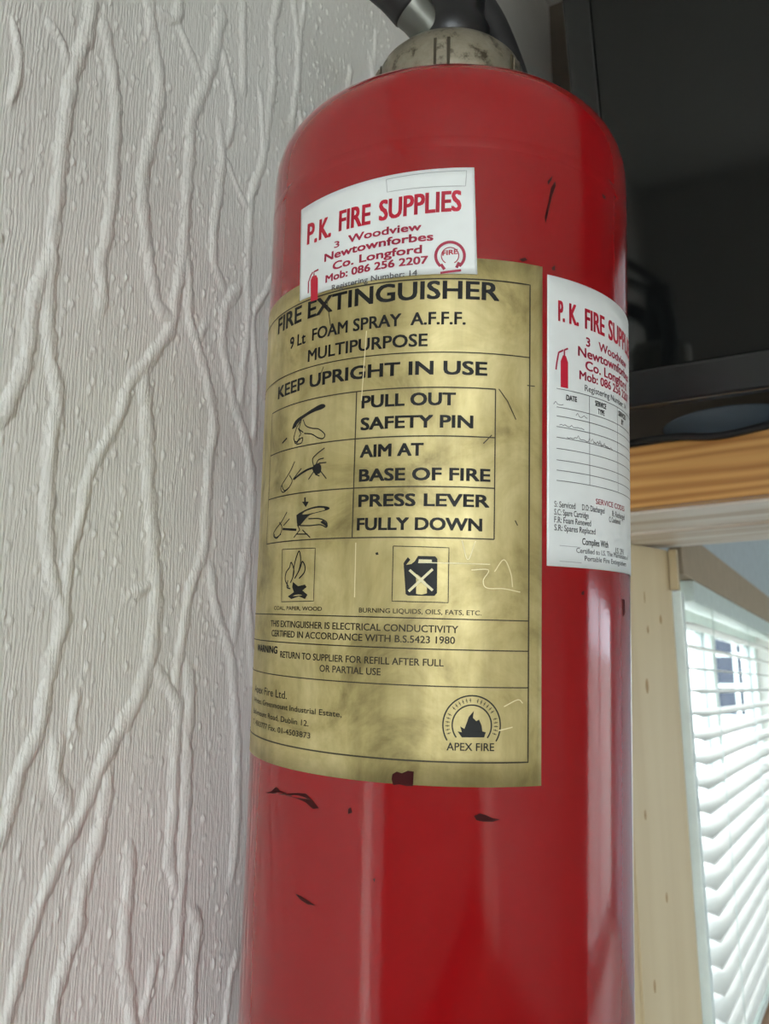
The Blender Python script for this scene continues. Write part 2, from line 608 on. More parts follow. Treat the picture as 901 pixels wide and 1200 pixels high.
ys = sorted({1.18, YB, W3[0], W3[1], RY0, RY1, W1[0], W1[1], YE})
zs = sorted({0, W1[2], W1[3], W3[2], W3[3], RZ0, RZ1, ZC})
for a, b in zip(ys, ys[1:]):
    for c, d in zip(zs, zs[1:]):
        my, mz = (a + b) / 2, (c + d) / 2
        if RY0 < my < RY1 and RZ0 < mz < RZ1:
            continue
        if any(w[0] < my < w[1] and w[2] < mz < w[3] for w in (W1, W3)):
            continue
        wall_rect(a, b, c, d)
# reveals of the two openings and the outer face
TH = 0.16
for w in (W1, W3):
    for (p, q) in (((w[0], w[2]), (w[1], w[2])), ((w[1], w[2]), (w[1], w[3])), ((w[1], w[3]), (w[0], w[3])), ((w[0], w[3]), (w[0], w[2]))):
        b = nv + len(flat_v)
        flat_v.extend([(WX, p[0], p[1]), (WX, q[0], q[1]), (WX - TH, q[0], q[1]), (WX - TH, p[0], p[1])])
        flat_q.append((b, b + 3, b + 2, b + 1))
for a, b_ in zip(ys, ys[1:]):
    for c, d in zip(zs, zs[1:]):
        my, mz = (a + b_) / 2, (c + d) / 2
        if any(w[0] < my < w[1] and w[2] < mz < w[3] for w in (W1, W3)):
            continue
        b = nv + len(flat_v)
        flat_v.extend([(WX - TH, a, c), (WX - TH, a, d), (WX - TH, b_, d), (WX - TH, b_, c)])
        flat_q.append((b, b + 1, b + 2, b + 3))
allv = np.concatenate([co, np.array(flat_v)])
allq = np.concatenate([quads, np.array(flat_q)])
me = bpy.data.meshes.new('wall_left')
me.vertices.add(len(allv))
me.vertices.foreach_set('co', allv.astype(np.float32).ravel())
me.loops.add(len(allq) * 4)
me.loops.foreach_set('vertex_index', allq.astype(np.int32).ravel())
me.polygons.add(len(allq))
me.polygons.foreach_set('loop_start', np.arange(0, len(allq) * 4, 4, dtype=np.int32))
me.polygons.foreach_set('use_smooth', np.concatenate([np.ones(len(quads), bool), np.zeros(len(flat_q), bool)]))
me.update(calc_edges=True)
me.validate()
wall_left = link('wall_left', me, 'wallpaper')
me.materials.append(M['blue_grey_paint'])            # the wall is painted in the next room
for p in me.polygons[len(quads):]:
    if p.center.y > 1.15 and p.center.x > WX - 0.01:
        p.material_index = 1
tag(wall_left, 'off-white embossed wallpaper wall with branching upright ridges behind the extinguisher', 'wall', kind='structure')

# ------------------------------------------------------------------ rest of the shell
tag(box('floor_next_room', (WX - TH, 1.18, -0.1), (XR + .15, YE + .15, 0), 'pale_tile'), 'pale tiled floor of the next room', 'floor', kind='structure')
tag(box('floor', (WX - TH, YB - .15, -0.1), (XR + .15, 1.18, 0), 'floor'), 'dark brown boarded floor of the room', 'floor', kind='structure')
tag(box('ceiling', (WX - TH, YB - .15, ZC), (XR + .15, YE + .15, ZC + .1), 'plaster'), 'white plastered ceiling over the room', 'ceiling', kind='structure')
tag(boxes('wall_right', [((XR, YB - .15, 0), (XR + .15, W4[0], ZC)), ((XR, W4[1], 0), (XR + .15, YE + .15, ZC)), ((XR, W4[0], 0), (XR + .15, W4[1], W4[2])), ((XR, W4[0], W4[3]), (XR + .15, W4[1], ZC))], 'back_paint'), 'plain painted wall facing the papered wall', 'wall', kind='structure')
tag(box('wall_end', (WX, YE, 0), (XR, YE + .15, ZC), 'blue_grey_paint'), 'pale blue-grey wall at the far end of the next room', 'wall', kind='structure')
x0, x1, z0, z1 = W2
tag(boxes('wall_back', [((WX, YB - .15, 0), (x0, YB, ZC)), ((x1, YB - .15, 0), (XR, YB, ZC)), ((x0, YB - .15, 0), (x1, YB, z0)), ((x0, YB - .15, z1), (x1, YB, ZC))], 'back_paint'),
    'plain painted wall with an invented wide window behind the photographer', 'wall', kind='structure')


def casement(name, axis, a0, a1, z0, z1, depth, mull, label, glass='glass'):
    """Window in an opening: frame with mullions and one pane of glass per light; axis 'x' or 'y' is the run of the wall."""
    root = empty(name)
    tag(root, label, 'window', kind='structure')
    fw, ft = 0.05, 0.05

    def bx(nm, p0, p1, q0, q1, mat, d0, d1):
        if axis == 'y':
            return box(nm, (d0, p0, q0), (d1, p1, q1), mat, root, 0.004 if mat == 'upvc' else 0)
        return box(nm, (p0, d0, q0), (p1, d1, q1), mat, root, 0.004 if mat == 'upvc' else 0)
    d0, d1 = depth - ft / 2, depth + ft / 2
    bx('frame_rail', a0 + .002, a1 - .002, z0 + .002, z0 + fw, 'upvc', d0, d1)
    bx('frame_rail', a0 + .002, a1 - .002, z1 - fw, z1 - .002, 'upvc', d0, d1)
    bx('frame_stile', a0 + .002, a0 + fw, z0 + fw, z1 - fw, 'upvc', d0, d1)
    bx('frame_stile', a1 - fw, a1 - .002, z0 + fw, z1 - fw, 'upvc', d0, d1)
    edges = [a0 + fw] + [a0 + (a1 - a0) * t for t in mull] + [a1 - fw]
    for t in mull:
        c = a0 + (a1 - a0) * t
        bx('mullion', c - .03, c + .03, z0 + fw, z1 - fw, 'upvc', d0, d1)
    for k in range(len(edges) - 1):
        e0 = edges[k] + (.03 if k else 0)
        e1 = edges[k + 1] - (.03 if k < len(edges) - 2 else 0)
        bx('pane', e0, e1, z0 + fw, z1 - fw, glass, depth - .004, depth + .004)
    return root


win1 = casement('window_1', 'y', W1[0], W1[1], W1[2], W1[3], WX - 0.125, (0.5,), 'white framed window behind the venetian blind', 'dimming_glass')
sill = box('sill', (WX - 0.09, W1[0] - 0.0, W1[2] - .03), (WX + 0.075, W1[1] + 0.05, W1[2] + 0.004), 'sill_wood', win1, 0.004)
sill['label'] = 'pinkish tan wooden window sill'
casement('added_window_2', 'x', W2[0], W2[1], W2[2], W2[3], YB - 0.11, (0.34, 0.67), 'wide white framed window, invented for the light, in the wall behind the photographer')
casement('added_window_4', 'y', W4[0], W4[1], W4[2], W4[3], XR + 0.11, (0.5,), 'white framed window added to brighten the next room, in its far side wall', 'dimming_glass')
casement('added_window_3', 'y', W3[0], W3[1], W3[2], W3[3], WX - 0.12, (), 'narrow white framed window in the papered wall, added for a bright reflected stripe')

# opening with lintel, splayed jamb, wall above
LZ0, LZ1 = EYE + 0.1848, EYE + 0.2600
LY0, LY1 = 0.90, 1.18
XO = 1.30                                     # far side of the opening
lintel = empty('trim_1', (WX, LY0, LZ0))
tag(lintel, 'varnished orange pine lintel across the opening under the television', 'lintel', kind='structure')
box('lintel_board', (0.0, 0, 0.006), (XO - WX + .12, 0.022, LZ1 - LZ0), 'pine_orange', lintel, 0.003)
sf = box('soffit_board', (0.0, 0.0225, 0.003), (XO - WX, 0.135, 0.022), 'pine_white', lintel, 0.002)
sf['label'] = 'pale rough pine soffit board'
box('soffit_board', (0.0, 0.1365, 0.0), (XO - WX, 0.215, 0.022), 'pine_white', lintel, 0.002)
box('soffit_board', (0.0, 0.2165, 0.004), (XO - WX, LY1 - LY0, 0.022), 'pine_white', lintel, 0.002)
box('shelf_board', (0.0, 0.0225, LZ1 - LZ0 - 0.022), (XO - WX + .12, LY1 - LY0, LZ1 - LZ0), 'pine_orange', lintel, 0.002)
for k in range(4):
    box('bearer', (0.01 + k * 0.5, 0.03, 0.0225), (0.055 + k * 0.5, 0.27, LZ1 - LZ0 - 0.0225), 'pine_pale', lintel)

tag(prism('wall_front', [(WX, 1.02), (XR, 1.02), (XR, 1.175), (WX, 1.175)], LZ1 + 0.0005, ZC, 'brown_panel'), 'brown-grey wall above the lintel behind the television', 'wall', kind='structure')
tag(box('wall_pier', (XO + .002, 0.925, 0), (XR, 1.175, LZ0 - 0.002), 'brown_panel'), 'brown-grey wall on the far side of the opening', 'wall', kind='structure')

jamb = empty('trim_2', (WX, 1.056, 0))
tag(jamb, 'pale knotty pine post of the opening beside the fire extinguisher', 'post', kind='structure')
JP = [(0.001, 0.0), (0.0426, 0.0), (0.0834, 0.114), (0.0834, 0.124), (0.001, 0.124)]
prism('post', JP, 0, LZ0 - 0.0005, 'pine_pale', jamb, 0.0025)
st = box('stop_batten', (0.0838, 0.112, LZ0 - 0.056), (0.0945, 0.124, LZ0 - 0.0005), 'pine_pale', jamb, 0.001)
# knots lie on the splayed face of the post
fdir = Vector((0.0408, 0.114, 0)).normalized()
fn = Vector((fdir.y, -fdir.x, 0))


def on_post(px, py):
    d = ray(px, py)
    p0 = Vector((WX + 0.0426, 1.056, EYE))
    t = fn.dot(p0 - Vector((0, 0, EYE))) / fn.dot(d)
    return Vector((0, 0, EYE)) + d * t


for (px, py, w, h) in [(758, 804, .008, .014), (774, 726, .006, .009), (759, 738, .005, .008), (756, 955, .005, .009), (781, 1052, .005, .009), (767, 1156, .005, .011), (755, 700, .003, .012)]:
    c = on_post(px, py) + fn * 0.0003 - Vector((WX, 1.056, 0))
    bm = bmesh.new()
    ring = []
    for k in range(20):
        a = 2 * math.pi * k / 20
        ring.append(bm.verts.new(c + fdir * math.cos(a) * w * 0.4 + Vector((0, 0, 1)) * math.sin(a) * h * 0.7 * (0.6 + 0.4 * abs(math.sin(a)))))
    mid = bm.verts.new(c + fn * 0.0004)
    for k in range(20):
        bm.faces.new((ring[k], ring[(k + 1) % 20], mid))
    link('knot', bm_mesh('knot', bm), 'knot', jamb)
tag(box('trim_3', (WX + 0.001, 1.1815, 0), (WX + 0.095, 1.200, LZ0 - 0.057), 'upvc', None, 0.002), 'pale green-white plastic strip along the back edge of the pine post', 'trim', kind='structure')

# pelmet board over the window in the next room
tag(box('trim_4', (WX + 0.0005, W1[0] - .05, W1[3] - 0.002), (WX + 0.024, W1[1] + .15, W1[3] + 0.085), 'beige_board', None, 0.002), 'beige board over the head of the blind window', 'trim', kind='structure')

# ------------------------------------------------------------------ venetian blind
vb = empty('venetian_blind', (WX, W1[0] + .03, W1[2]))
tag(vb, 'white venetian blind with open slats glowing in the window', 'blind')
L = W1[1] - W1[0] - 0.06
hz = W1[3] - W1[2]
box('headrail', (-0.026, 0, hz - 0.045), (0.026, L, hz - 0.004), 'upvc', vb, 0.003)
box('bottom_rail', (-0.025, 0, 0.012), (0.025, L, 0.026), 'upvc', vb, 0.003)


def slat_mesh():
    bm = bmesh.new()
    n = 6
    top, bot = [], []
    for i in range(n + 1):
        u = -1 + 2 * i / n
        zc = 0.0022 * (1 - u * u)
        top.append([bm.verts.new((u * 0.025, y, zc + 0.0011)) for y in (0, L)])
        bot.append([bm.verts.new((u * 0.025, y, zc - 0.0011)) for y in (0, L)])
    for i in range(n):
        bm.faces.new((top[i][0], top[i + 1][0], top[i + 1][1], top[i][1]))
        bm.faces.new((bot[i][0], bot[i][1], bot[i + 1][1], bot[i + 1][0]))
        for e, s in ((0, 1), (1, -1)):
            q = (top[i][e], bot[i][e], bot[i + 1][e], top[i + 1][e])
            bm.faces.new(q if s > 0 else q[::-1])
    for i in (0, n):
        q = (top[i][0], top[i][1], bot[i][1], bot[i][0])
        bm.faces.new(q if i == 0 else q[::-1])
    me = bm_mesh('slat', bm)
    me.materials.append(M['slat'])
    return me


sm = slat_mesh()
zz = hz - 0.085
while zz > 0.04:
    o = bpy.data.objects.new('slat', sm)
    col.objects.link(o)
    o.parent = vb
    o.location = (0, 0, zz)
    o.rotation_euler = (0, math.radians(6), 0)
    zz -= 0.043
for yy in (0.18, 0.72, 1.26, L - 0.15):
    tube('ladder_cord', [(0.0265, yy, 0.02), (0.0265, yy, hz - 0.04)], 0.0009, 'upvc', vb, 6, 0)

# ------------------------------------------------------------------ outdoors seen between the slats
gnd = box('ground', (-40, -30, -0.35), (30, 40, -0.25), 'ground')
tag(gnd, 'pale concrete ground outside the window', 'ground', kind='structure')
HY = 14.0
hs = empty('house', (-4.5, HY, -0.25))
tag(hs, 'white rendered house outside seen between the blind slats', 'house')
box('wall', (-4.5, 0, 0), (3.4, 6, 4.6), 'render_white', hs)
bm = bmesh.new()
vv = [bm.verts.new(p) for p in ((-4.8, -.4, 4.6), (3.7, -.4, 4.6), (3.7, 6.4, 4.6), (-4.8, 6.4, 4.6), (-4.8, 3, 7), (3.7, 3, 7))]
for q in ((0, 1, 5, 4), (2, 3, 4, 5), (1, 2, 5), (3, 0, 4), (3, 2, 1, 0)):
    bm.faces.new([vv[i] for i in q])
link('roof', bm_mesh('roof', bm), 'slate', hs)


def house_window(x0, x1, z0, z1):
    w = box('window', (x0, -.03, z0), (x1, 0.02, z1), 'dark_glass', hs)
    for xx in (x0, (x0 + x1) / 2, x1):
        box('glazing_bar', (xx - .03, -.06, z0), (xx + .03, -.025, z1), 'upvc', w)
    for zz_ in (z0, z0 + (z1 - z0) / 3, z0 + (z1 - z0) * 2 / 3, z1):
        box('glazing_bar', (x0, -.058, zz_ - .03), (x1, -.027, zz_ + .03), 'upvc', w)


house_window(-2.25 + 4.5, -1.62 + 4.5, EYE + 0.25 - 0.45, EYE + 0.25 + 0.95)
house_window(-3.9 + 4.5 - 1.5, -3.2 + 4.5 - 1.5, EYE + 0.25 - 0.45, EYE + 0.25 + 0.95)

# ------------------------------------------------------------------ television on the lintel
TVX0, TVX1 = -0.209, 0.89
TVY, TVZ = 0.770, EYE + 0.2615
TLEAN = math.radians(11.0)
TYAW = math.radians(4.0)
tv = empty('television', (TVX0, TVY, TVZ))
tag(tv, 'large black flat television leaning forward on the pine lintel', 'television')
tv.rotation_euler = (TLEAN, 0, TYAW)
TW, TH_ = TVX1 - TVX0, 0.66
BZ = 0.036
scr = box('screen', (0.027, 0.004, BZ), (TW - 0.027, 0.02, TH_ - 0.027), 'tv_screen', tv)
box('bezel_bottom', (0, 0, 0), (TW, 0.03, BZ - 0.001), 'tv_bezel', tv, 0.003)
box('bezel_side', (0, 0, BZ), (0.0262, 0.03, TH_ - 0.0275), 'tv_shell', tv, 0.002)
box('bezel_side', (TW - 0.0262, 0, BZ), (TW, 0.03, TH_ - 0.0275), 'tv_shell', tv, 0.002)
box('bezel_top', (0, 0, TH_ - 0.0265), (TW, 0.03, TH_), 'tv_shell', tv, 0.003)
prism('back_shell', [(0.01, 0.031), (TW - 0.01, 0.031), (TW - 0.15, 0.075), (0.15, 0.075)], 0.012, TH_ - 0.012, 'tv_shell', tv, 0.004)
# stand: smoked plate with a short neck
st = empty('television_stand', (0.42, 1.0, LZ1))
tag(st, 'oval smoked blue television stand resting on the pine lintel', 'stand')
bm = bmesh.new()
n = 64
prof = [(0.985, 0.0005), (1.0, 0.003), (1.0, 0.0065), (0.985, 0.009), (0.0, 0.011)]
rings = []
for (k_, z_) in prof:
    if k_ == 0:
        rings.append([bm.verts.new((0, 0, z_))])
    else:
        rings.append([bm.verts.new((0.30 * k_ * math.cos(2 * math.pi * i / n), 0.10 * k_ * math.sin(2 * math.pi * i / n), z_)) for i in range(n)])
for a, b in zip(rings, rings[1:]):
    for i in range(n):
        if len(b) == 1:
            bm.faces.new((a[i], a[(i + 1) % n], b[0]))
        else:
            bm.faces.new((a[i], a[(i + 1) % n], b[(i + 1) % n], b[i]))
bm.faces.new(rings[0][::-1])
link('base_plate', bm_mesh('base_plate', bm, True), 'smoked_blue', st)
box('neck', (-0.12, -0.085, 0.0105), (0.12, -0.035, 0.12), 'black_plastic', st, 0.004)

dish = lathe('dish', [(0, 0.0002), (0.030, 0.0002), (0.045, 0.004), (0.062, 0.015), (0.072, 0.027), (0.0728, 0.0285), (0.0715, 0.0285), (0.060, 0.0165), (0.044, 0.0065), (0.0, 0.003)], 'smoked_blue', None, 64)
dish.location = (-0.118, 0.968, LZ1)
tag(dish, 'blue-grey plastic dish on the pine lintel under the television', 'dish')
cable_specs = [
    ('thick black cable along the front edge of the pine lintel', 0.0040, [(-0.31, 0.925, .004), (-0.25, 0.912, .0045), (-0.20, 0.902, .0055), (-0.16, 0.8952, .002), (-0.12, 0.8952, -.003), (-0.07, 0.8952, 0.001), (-0.02, 0.901, .0055), (0.06, 0.912, .004), (0.11, 0.92, .004)]),
    ('thin black cable lying behind the thick one on the lintel', 0.0025, [(-0.31, 0.955, .0025), (-0.27, 0.945, .0025), (-0.23, 0.928, .0025), (-0.2, 0.932, .0025), (-0.197, 0.96, .0025)]),
    ('thin grey cable curling on the lintel beside the dish', 0.002, [(-0.30, 0.99, .002), (-0.26, 0.972, .002), (-0.225, 0.945, .002), (-0.205, 0.975, .002)]),
]
for lab_, r_, pts in cable_specs:
    o = tube('cable', [(x, y, LZ1 + z) for x, y, z in pts], r_, 'ink_grey' if 'grey' in lab_ else 'black_rubber', None, 10, 8)
    tag(o, lab_, 'cable', 'cables lying on the lintel')

# ------------------------------------------------------------------ fire extinguisher
RB = 0.090
D_CYL = 0.41289
CX = Vector((0.892203, 0.450538, -0.031468))
CY = Vector((-0.447029, 0.890882, 0.080586))
CZ = Vector((0.064341, -0.057832, 0.996251))
AX0 = Vector((-0.184574, 0.367836, EYE + 0.033273))
ZB = 0.330                                      # the axis point level with the camera lies this far above the base
ext = empty('fire_extinguisher')
Rm = Matrix((CX, CY, CZ)).transposed()
q = Rm.to_quaternion()
ext.rotation_mode = 'QUATERNION'
ext.rotation_quaternion = q
ext.location = AX0 - CZ * ZB
tag(ext, 'red foam fire extinguisher with a gold instruction label hanging on the papered wall', 'fire extinguisher')

# camera basis in the extinguisher's own frame, to read label positions off the photograph
BR = Vector((CX.dot(CAM_R), CY.dot(CAM_R), CZ.dot(CAM_R)))
BU = Vector((CX.dot(CAM_U), CY.dot(CAM_U), CZ.dot(CAM_U)))
BW = Vector((CX.dot(CAM_W), CY.dot(CAM_W), CZ.dot(CAM_W)))
_o = Vector((0, 0, EYE)) - AX0
CO = Vector((CX.dot(_o), CY.dot(_o), CZ.dot(_o)))


def lab(px, py):
    """photo pixel -> (arc length round the body, height) in metres on the cylinder."""
    d = BW + BR * ((px - 450.5) / FPX) + BU * ((600 - py) / FPX)
    a = d.x ** 2 + d.y ** 2
    b = CO.x * d.x + CO.y * d.y
    c = CO.x ** 2 + CO.y ** 2 - RB * RB
    disc = max(b * b - a * c, 0)
    t = (-b - math.sqrt(disc)) / a
    p = CO + d * t
    return RB * math.atan2(p.x, -p.y), p.z


def wrap(s, z, h):
    f = s / RB
    return ((RB + h) * math.sin(f), -(RB + h) * math.cos(f), z + ZB)


# body
prof = [(0, 0.012), (0.06, 0.012), (0.078, 0.004), (0.083, 0.0), (0.0865, 0.002), (0.089, 0.008), (RB, 0.016)]
DZ0, DH, DN = 0.206, 0.047, 3.1
for k in range(12):
    prof.append((RB, 0.03 + (ZB + DZ0 - 0.03) * k / 11))
for k in range(1, 40):
    t = math.pi / 2 * k / 40
    r = RB * math.cos(t) ** (2 / DN)
    z = ZB + DZ0 + DH * math.sin(t) ** (2 / DN)
    prof.append((r, z))
prof.append((0, ZB + DZ0 + DH))
body = lathe('body', prof, 'red', ext, 160)
wz = ZB + 0.1965
lathe('weld_seam', [(RB - .0002, wz - .0035), (RB + .00008, wz - .002), (RB + .00014, wz), (RB + .00008, wz + .002), (RB - .0002, wz + .0035)], 'red', ext, 160)

# neck ring with a slot and lug
ZN = ZB + 0.2505
nk = lathe('neck_ring', [(0.0400, 0), (0.0408, 0.001), (0.0402, 0.026), (0.0392, 0.0320), (0.0368, 0.0370), (0.033, 0.0410), (0.019, 0.0420), (0, 0.042)], 'nickel', ext, 96)
nk.location = (0, 0, ZN)
nk['label'] = 'tarnished nickel neck ring'
for a_deg in (-6, 54, 114, 174, 234, 294):
    a = math.radians(a_deg)
    sl = boxes('slot', [((-0.0040, -0.0003, 0), (-0.0026, 0.0004, 0.017)), ((0.0026, -0.0003, 0), (0.0040, 0.0004, 0.017)), ((-0.0040, -0.0003, -0.0012), (0.0040, 0.0004, 0.0))], 'ink_dark', nk)
    sl.location = (0.0405 * math.sin(a), -0.0405 * math.cos(a), 0.013)
    sl.rotation_euler = (0, 0, a)
    lg = box('lug', (-0.0026, -0.0010, 0.0), (0.0026, 0.0004, 0.016), 'nickel', nk, 0.0006)
    lg.location = sl.location
    lg.rotation_euler = (0, 0, a)

# valve head, levers, hose
vh = lathe('valve_body', [(0, 0), (0.021, 0), (0.021, 0.02), (0.018, 0.026), (0.018, 0.07), (0.014, 0.078), (0, 0.078)], 'black_plastic', ext, 48)
vh.location = (0, 0, ZN + 0.0421)
zt = ZN + 0.038


def lever(name, pts, w, t):
    o = tube(name, pts, 1.0, 'black_plastic', ext, 14, 8, (w, t))
    return o


lever('carry_handle', [(-0.006, 0.004, zt + 0.070), (-0.030, 0.030, zt + 0.090), (-0.055, 0.050, zt + 0.105), (-0.08, 0.065, zt + 0.112)], 0.012, 0.006)
lever('squeeze_lever', [(0.0, 0.0, zt + 0.084), (-0.028, 0.028, zt + 0.115), (-0.055, 0.050, zt + 0.134), (-0.085, 0.068, zt + 0.146)], 0.012, 0.005)
fer = tube('hose_ferrule', [(-0.006, -0.006, zt + 0.016), (-0.015, -0.012, zt + 0.022), (-0.024, -0.016, zt + 0.031)], [0.0105, 0.0098, 0.0105], 'steel', ext, 24, 4)
fer['label'] = 'dull steel ferrule'
tube('nozzle_hose', [(-0.021, -0.0145, zt + 0.028), (-0.032, -0.018, zt + 0.038), (-0.052, -0.016, zt + 0.054), (-0.085, 0.0, zt + 0.066)], 0.0112, 'black_rubber', ext, 20, 8)
tube('hose', [(0.008, 0.012, zt + 0.058), (0.024, 0.026, zt + 0.042), (0.042, 0.050, zt + 0.010), (0.056, 0.080, zt - 0.030), (0.052, 0.098, zt - 0.085), (0.045, 0.0985, zt - 0.2), (0.045, 0.0985, zt - 0.34)], 0.0105, 'black_rubber', ext, 20, 8)
pin = tube('safety_pin_ring', [(0.0 + 0.012 * math.cos(a), -0.021, zt + 0.055 + 0.012 * math.sin(a)) for a in [2 * math.pi * k / 16 for k in range(17)]], 0.0012, 'steel', ext, 8, 0)
# bracket that holds the body to the wall (hidden behind it)
wn = Vector((CX.x, CY.x, CZ.x))                # wall normal (+X) in the extinguisher's frame
ang = math.atan2(-wn.y, -wn.x)
for zb in (0.14, 0.42):
    pt = AX0 - CZ * (ZB - zb)
    gap = (pt.x - WX) / math.cos(math.radians(42)) - 0.012
    br = box('wall_bracket', (RB - 0.002, -0.012, -0.02), (gap, 0.012, 0.02), 'steel', ext, 0.001)
    br.location = (0, 0, zb)
    br.rotation_euler = (0, 0, ang - math.radians(42))

# ---- printed matter


def mesh_obj(name, vs, fs, mat, parent):
    me = bpy.data.meshes.new(name)
    me.from_pydata(vs, [], fs)
    me.update()
    return link(name, me, mat, parent)


def sheet(name, corners, h, mat, parent, nu=64, nv=12, round_=0.0):
    """sticker between four (s, z) corners TL TR BR BL, wrapped round the body, with a thin edge."""
    vs, fs = [], []
    tl, tr, br, bl = corners
    for j in range(nv + 1):
        for i in range(nu + 1):
            u, v = i / nu, j / nv
            s = (tl[0] * (1 - u) + tr[0] * u) * (1 - v) + (bl[0] * (1 - u) + br[0] * u) * v
            z = (tl[1] * (1 - u) + tr[1] * u) * (1 - v) + (bl[1] * (1 - u) + br[1] * u) * v
            vs.append(wrap(s, z, h))
    W = nu + 1
    for j in range(nv):
        for i in range(nu):
            a = j * W + i
            fs.append((a, a + W, a + W + 1, a + 1))
    rim = [i for i in range(W)] + [j * W + nu for j in range(1, nv + 1)] + [nv * W + i for i in range(nu - 1, -1, -1)] + [j * W for j in range(nv - 1, 0, -1)]
    base = len(vs)
    for r in rim:
        x, y, z = vs[r]
        k = (RB - 0.0002) / math.hypot(x, y)
        vs.append((x * k, y * k, z))
    n = len(rim)
    for k in range(n):
        fs.append((rim[k], rim[(k + 1) % n], base + (k + 1) % n, base + k))
    o = mesh_obj(name, vs, fs, mat, parent)
    o.data.polygons.foreach_set('use_smooth', [i < nu * nv for i in range(len(o.data.polygons))])
    return o


FONT = {}


def text_mesh(body_, bold):
    key = (body_, bold)
    if key not in FONT:
        cu = bpy.data.curves.new('lettering', 'FONT')
        cu.body = body_
        cu.size = 1.0
        cu.offset = bold
        cu.resolution_u = 3
        o = bpy.data.objects.new('lettering', cu)
        col.objects.link(o)
        dg = bpy.context.evaluated_depsgraph_get()
        dg.update()
        me = bpy.data.meshes.new_from_object(o.evaluated_get(dg))
        n = len(me.vertices)
        co = np.empty(n * 3, np.float32)
        me.vertices.foreach_get('co', co)
        fs = [tuple(p.vertices) for p in me.polygons]
        bpy.data.objects.remove(o)
        bpy.data.curves.remove(cu)
        bpy.data.meshes.remove(me)
        FONT[key] = (co.reshape(-1, 3)[:, :2].copy(), fs)
    return FONT[key]


CAP = text_mesh('H', 0.0)[0][:, 1].max()


def text(body_, a, b, cap, mat, parent, h, bold=0.0):
    """body fitted between baseline ends a and b (s, z); cap = capital height in metres.
    Heavier weights come from overlapping copies shifted by a fraction of the letter size."""
    co, fs0 = text_mesh(body_, 0.0)
    x0, x1 = co[:, 0].min(), co[:, 0].max()
    ky = cap / CAP
    vs, fs = [], []
    d = bold * ky
    shifts = [(0, 0)] if bold < 0.004 else [(-d, -d * .6), (d, -d * .6), (-d, d * .6), (d, d * .6), (0, 0)]
    for dx, dy in shifts:
        k = len(vs)
        for x, y in co:
            u = (x - x0) / (x1 - x0)
            vs.append(wrap(a[0] + (b[0] - a[0]) * u + dx, a[1] + (b[1] - a[1]) * u + y * ky + dy, h))
        fs += [tuple(k + i for i in f_) for f_ in fs0]
    return mesh_obj('lettering', vs, fs, mat, parent)


def tpx(body_, L_, R_, cap_px, mat, parent, h, bold=0.0, level=True):
    """text between two baseline pixels of the photograph, capital height in photo pixels near the middle."""
    a, b = lab(*L_), lab(*R_)
    mid = ((L_[0] + R_[0]) / 2, (L_[1] + R_[1]) / 2)
    cap = abs(lab(mid[0], mid[1] - cap_px)[1] - lab(*mid)[1])
    if level:
        z = (a[1] + b[1]) / 2
        a, b = (a[0], z), (b[0], z)
    return text(body_, a, b, cap, mat, parent, h, bold)


def ribbon(paths, width, h, mat, parent, name='line', px=True, step=0.002):
    """strokes of even width; each path a list of photo pixels, or of (s, z) when px is off."""
    vs, fs = [], []
    for path in paths:
        w = width
        P = [lab(*p) if px else p for p in path]
        Q = [P[0]]
        for p, q_ in zip(P, P[1:]):
            n = max(1, int(math.hypot(q_[0] - p[0], q_[1] - p[1]) / step))
            for k in range(1, n + 1):
                Q.append((p[0] + (q_[0] - p[0]) * k / n, p[1] + (q_[1] - p[1]) * k / n))
        b = len(vs)
        for i, p in enumerate(Q):
            e, g = Q[max(i - 1, 0)], Q[min(i + 1, len(Q) - 1)]
            t = Vector((g[0] - e[0], g[1] - e[1]))
            t = t.normalized() if t.length > 1e-9 else Vector((1, 0))
            nx, ny = -t.y * w / 2, t.x * w / 2
            vs.append(wrap(p[0] + nx, p[1] + ny, h))
            vs.append(wrap(p[0] - nx, p[1] - ny, h))
        for i in range(len(Q) - 1):
            k = b + 2 * i
            fs.append((k, k + 1, k + 3, k + 2))
    return mesh_obj(name, vs, fs, mat, parent)


def fill(polys, h, mat, parent, name='pictogram', px=True):
    vs, fs = [], []
    for poly in polys:
        P = [lab(*p) if px else p for p in poly]
        tri = geometry.tessellate_polygon([[Vector((s, z, 0)) for s, z in P]])
        b = len(vs)
        vs += [wrap(s, z, h) for s, z in P]
        fs += [tuple(b + i for i in t) for t in tri]
    return mesh_obj(name, vs, fs, mat, parent)


def smooth(pts, n=6):
    return [(p.x, p.y) for p in catmull([(x, y, 0) for x, y in pts], n)]


MM = 0.001
deg = math.radians
HG, HI = 0.00016, 0.00034         # gold sheet, ink on it
G_Z1, G_Z0 = 0.1455, -0.0629
G_S0, G_S1 = RB * deg(-104), RB * deg(26.05)
gold = sheet('instruction_label', [(G_S0, G_Z1), (G_S1, G_Z1), (G_S1, G_Z0), (G_S0, G_Z0)], HG, 'gold', ext, 110, 20)
gold['label'] = 'scratched gold foil instruction label with black print'
I_S1 = RB * deg(22.3)
I_S0 = RB * deg(-100)
I_Z1, I_Z0 = 0.1365, -0.0539
ribbon([[(I_S0, I_Z1), (I_S1, I_Z1), (I_S1, I_Z0), (I_S0, I_Z0), (I_S0, I_Z1)]], 0.0006, HI, 'ink_dark', gold, 'border_line', px=False)
for z in (0.1057, -0.0004, -0.01205, -0.02597):
    ribbon([[(I_S0, z), (I_S1, z)]], 0.00045, HI, 'ink_dark', gold, 'rule_line', px=False)
T0, TM, T1 = RB * deg(-61), RB * deg(-23.5), RB * deg(13.0)
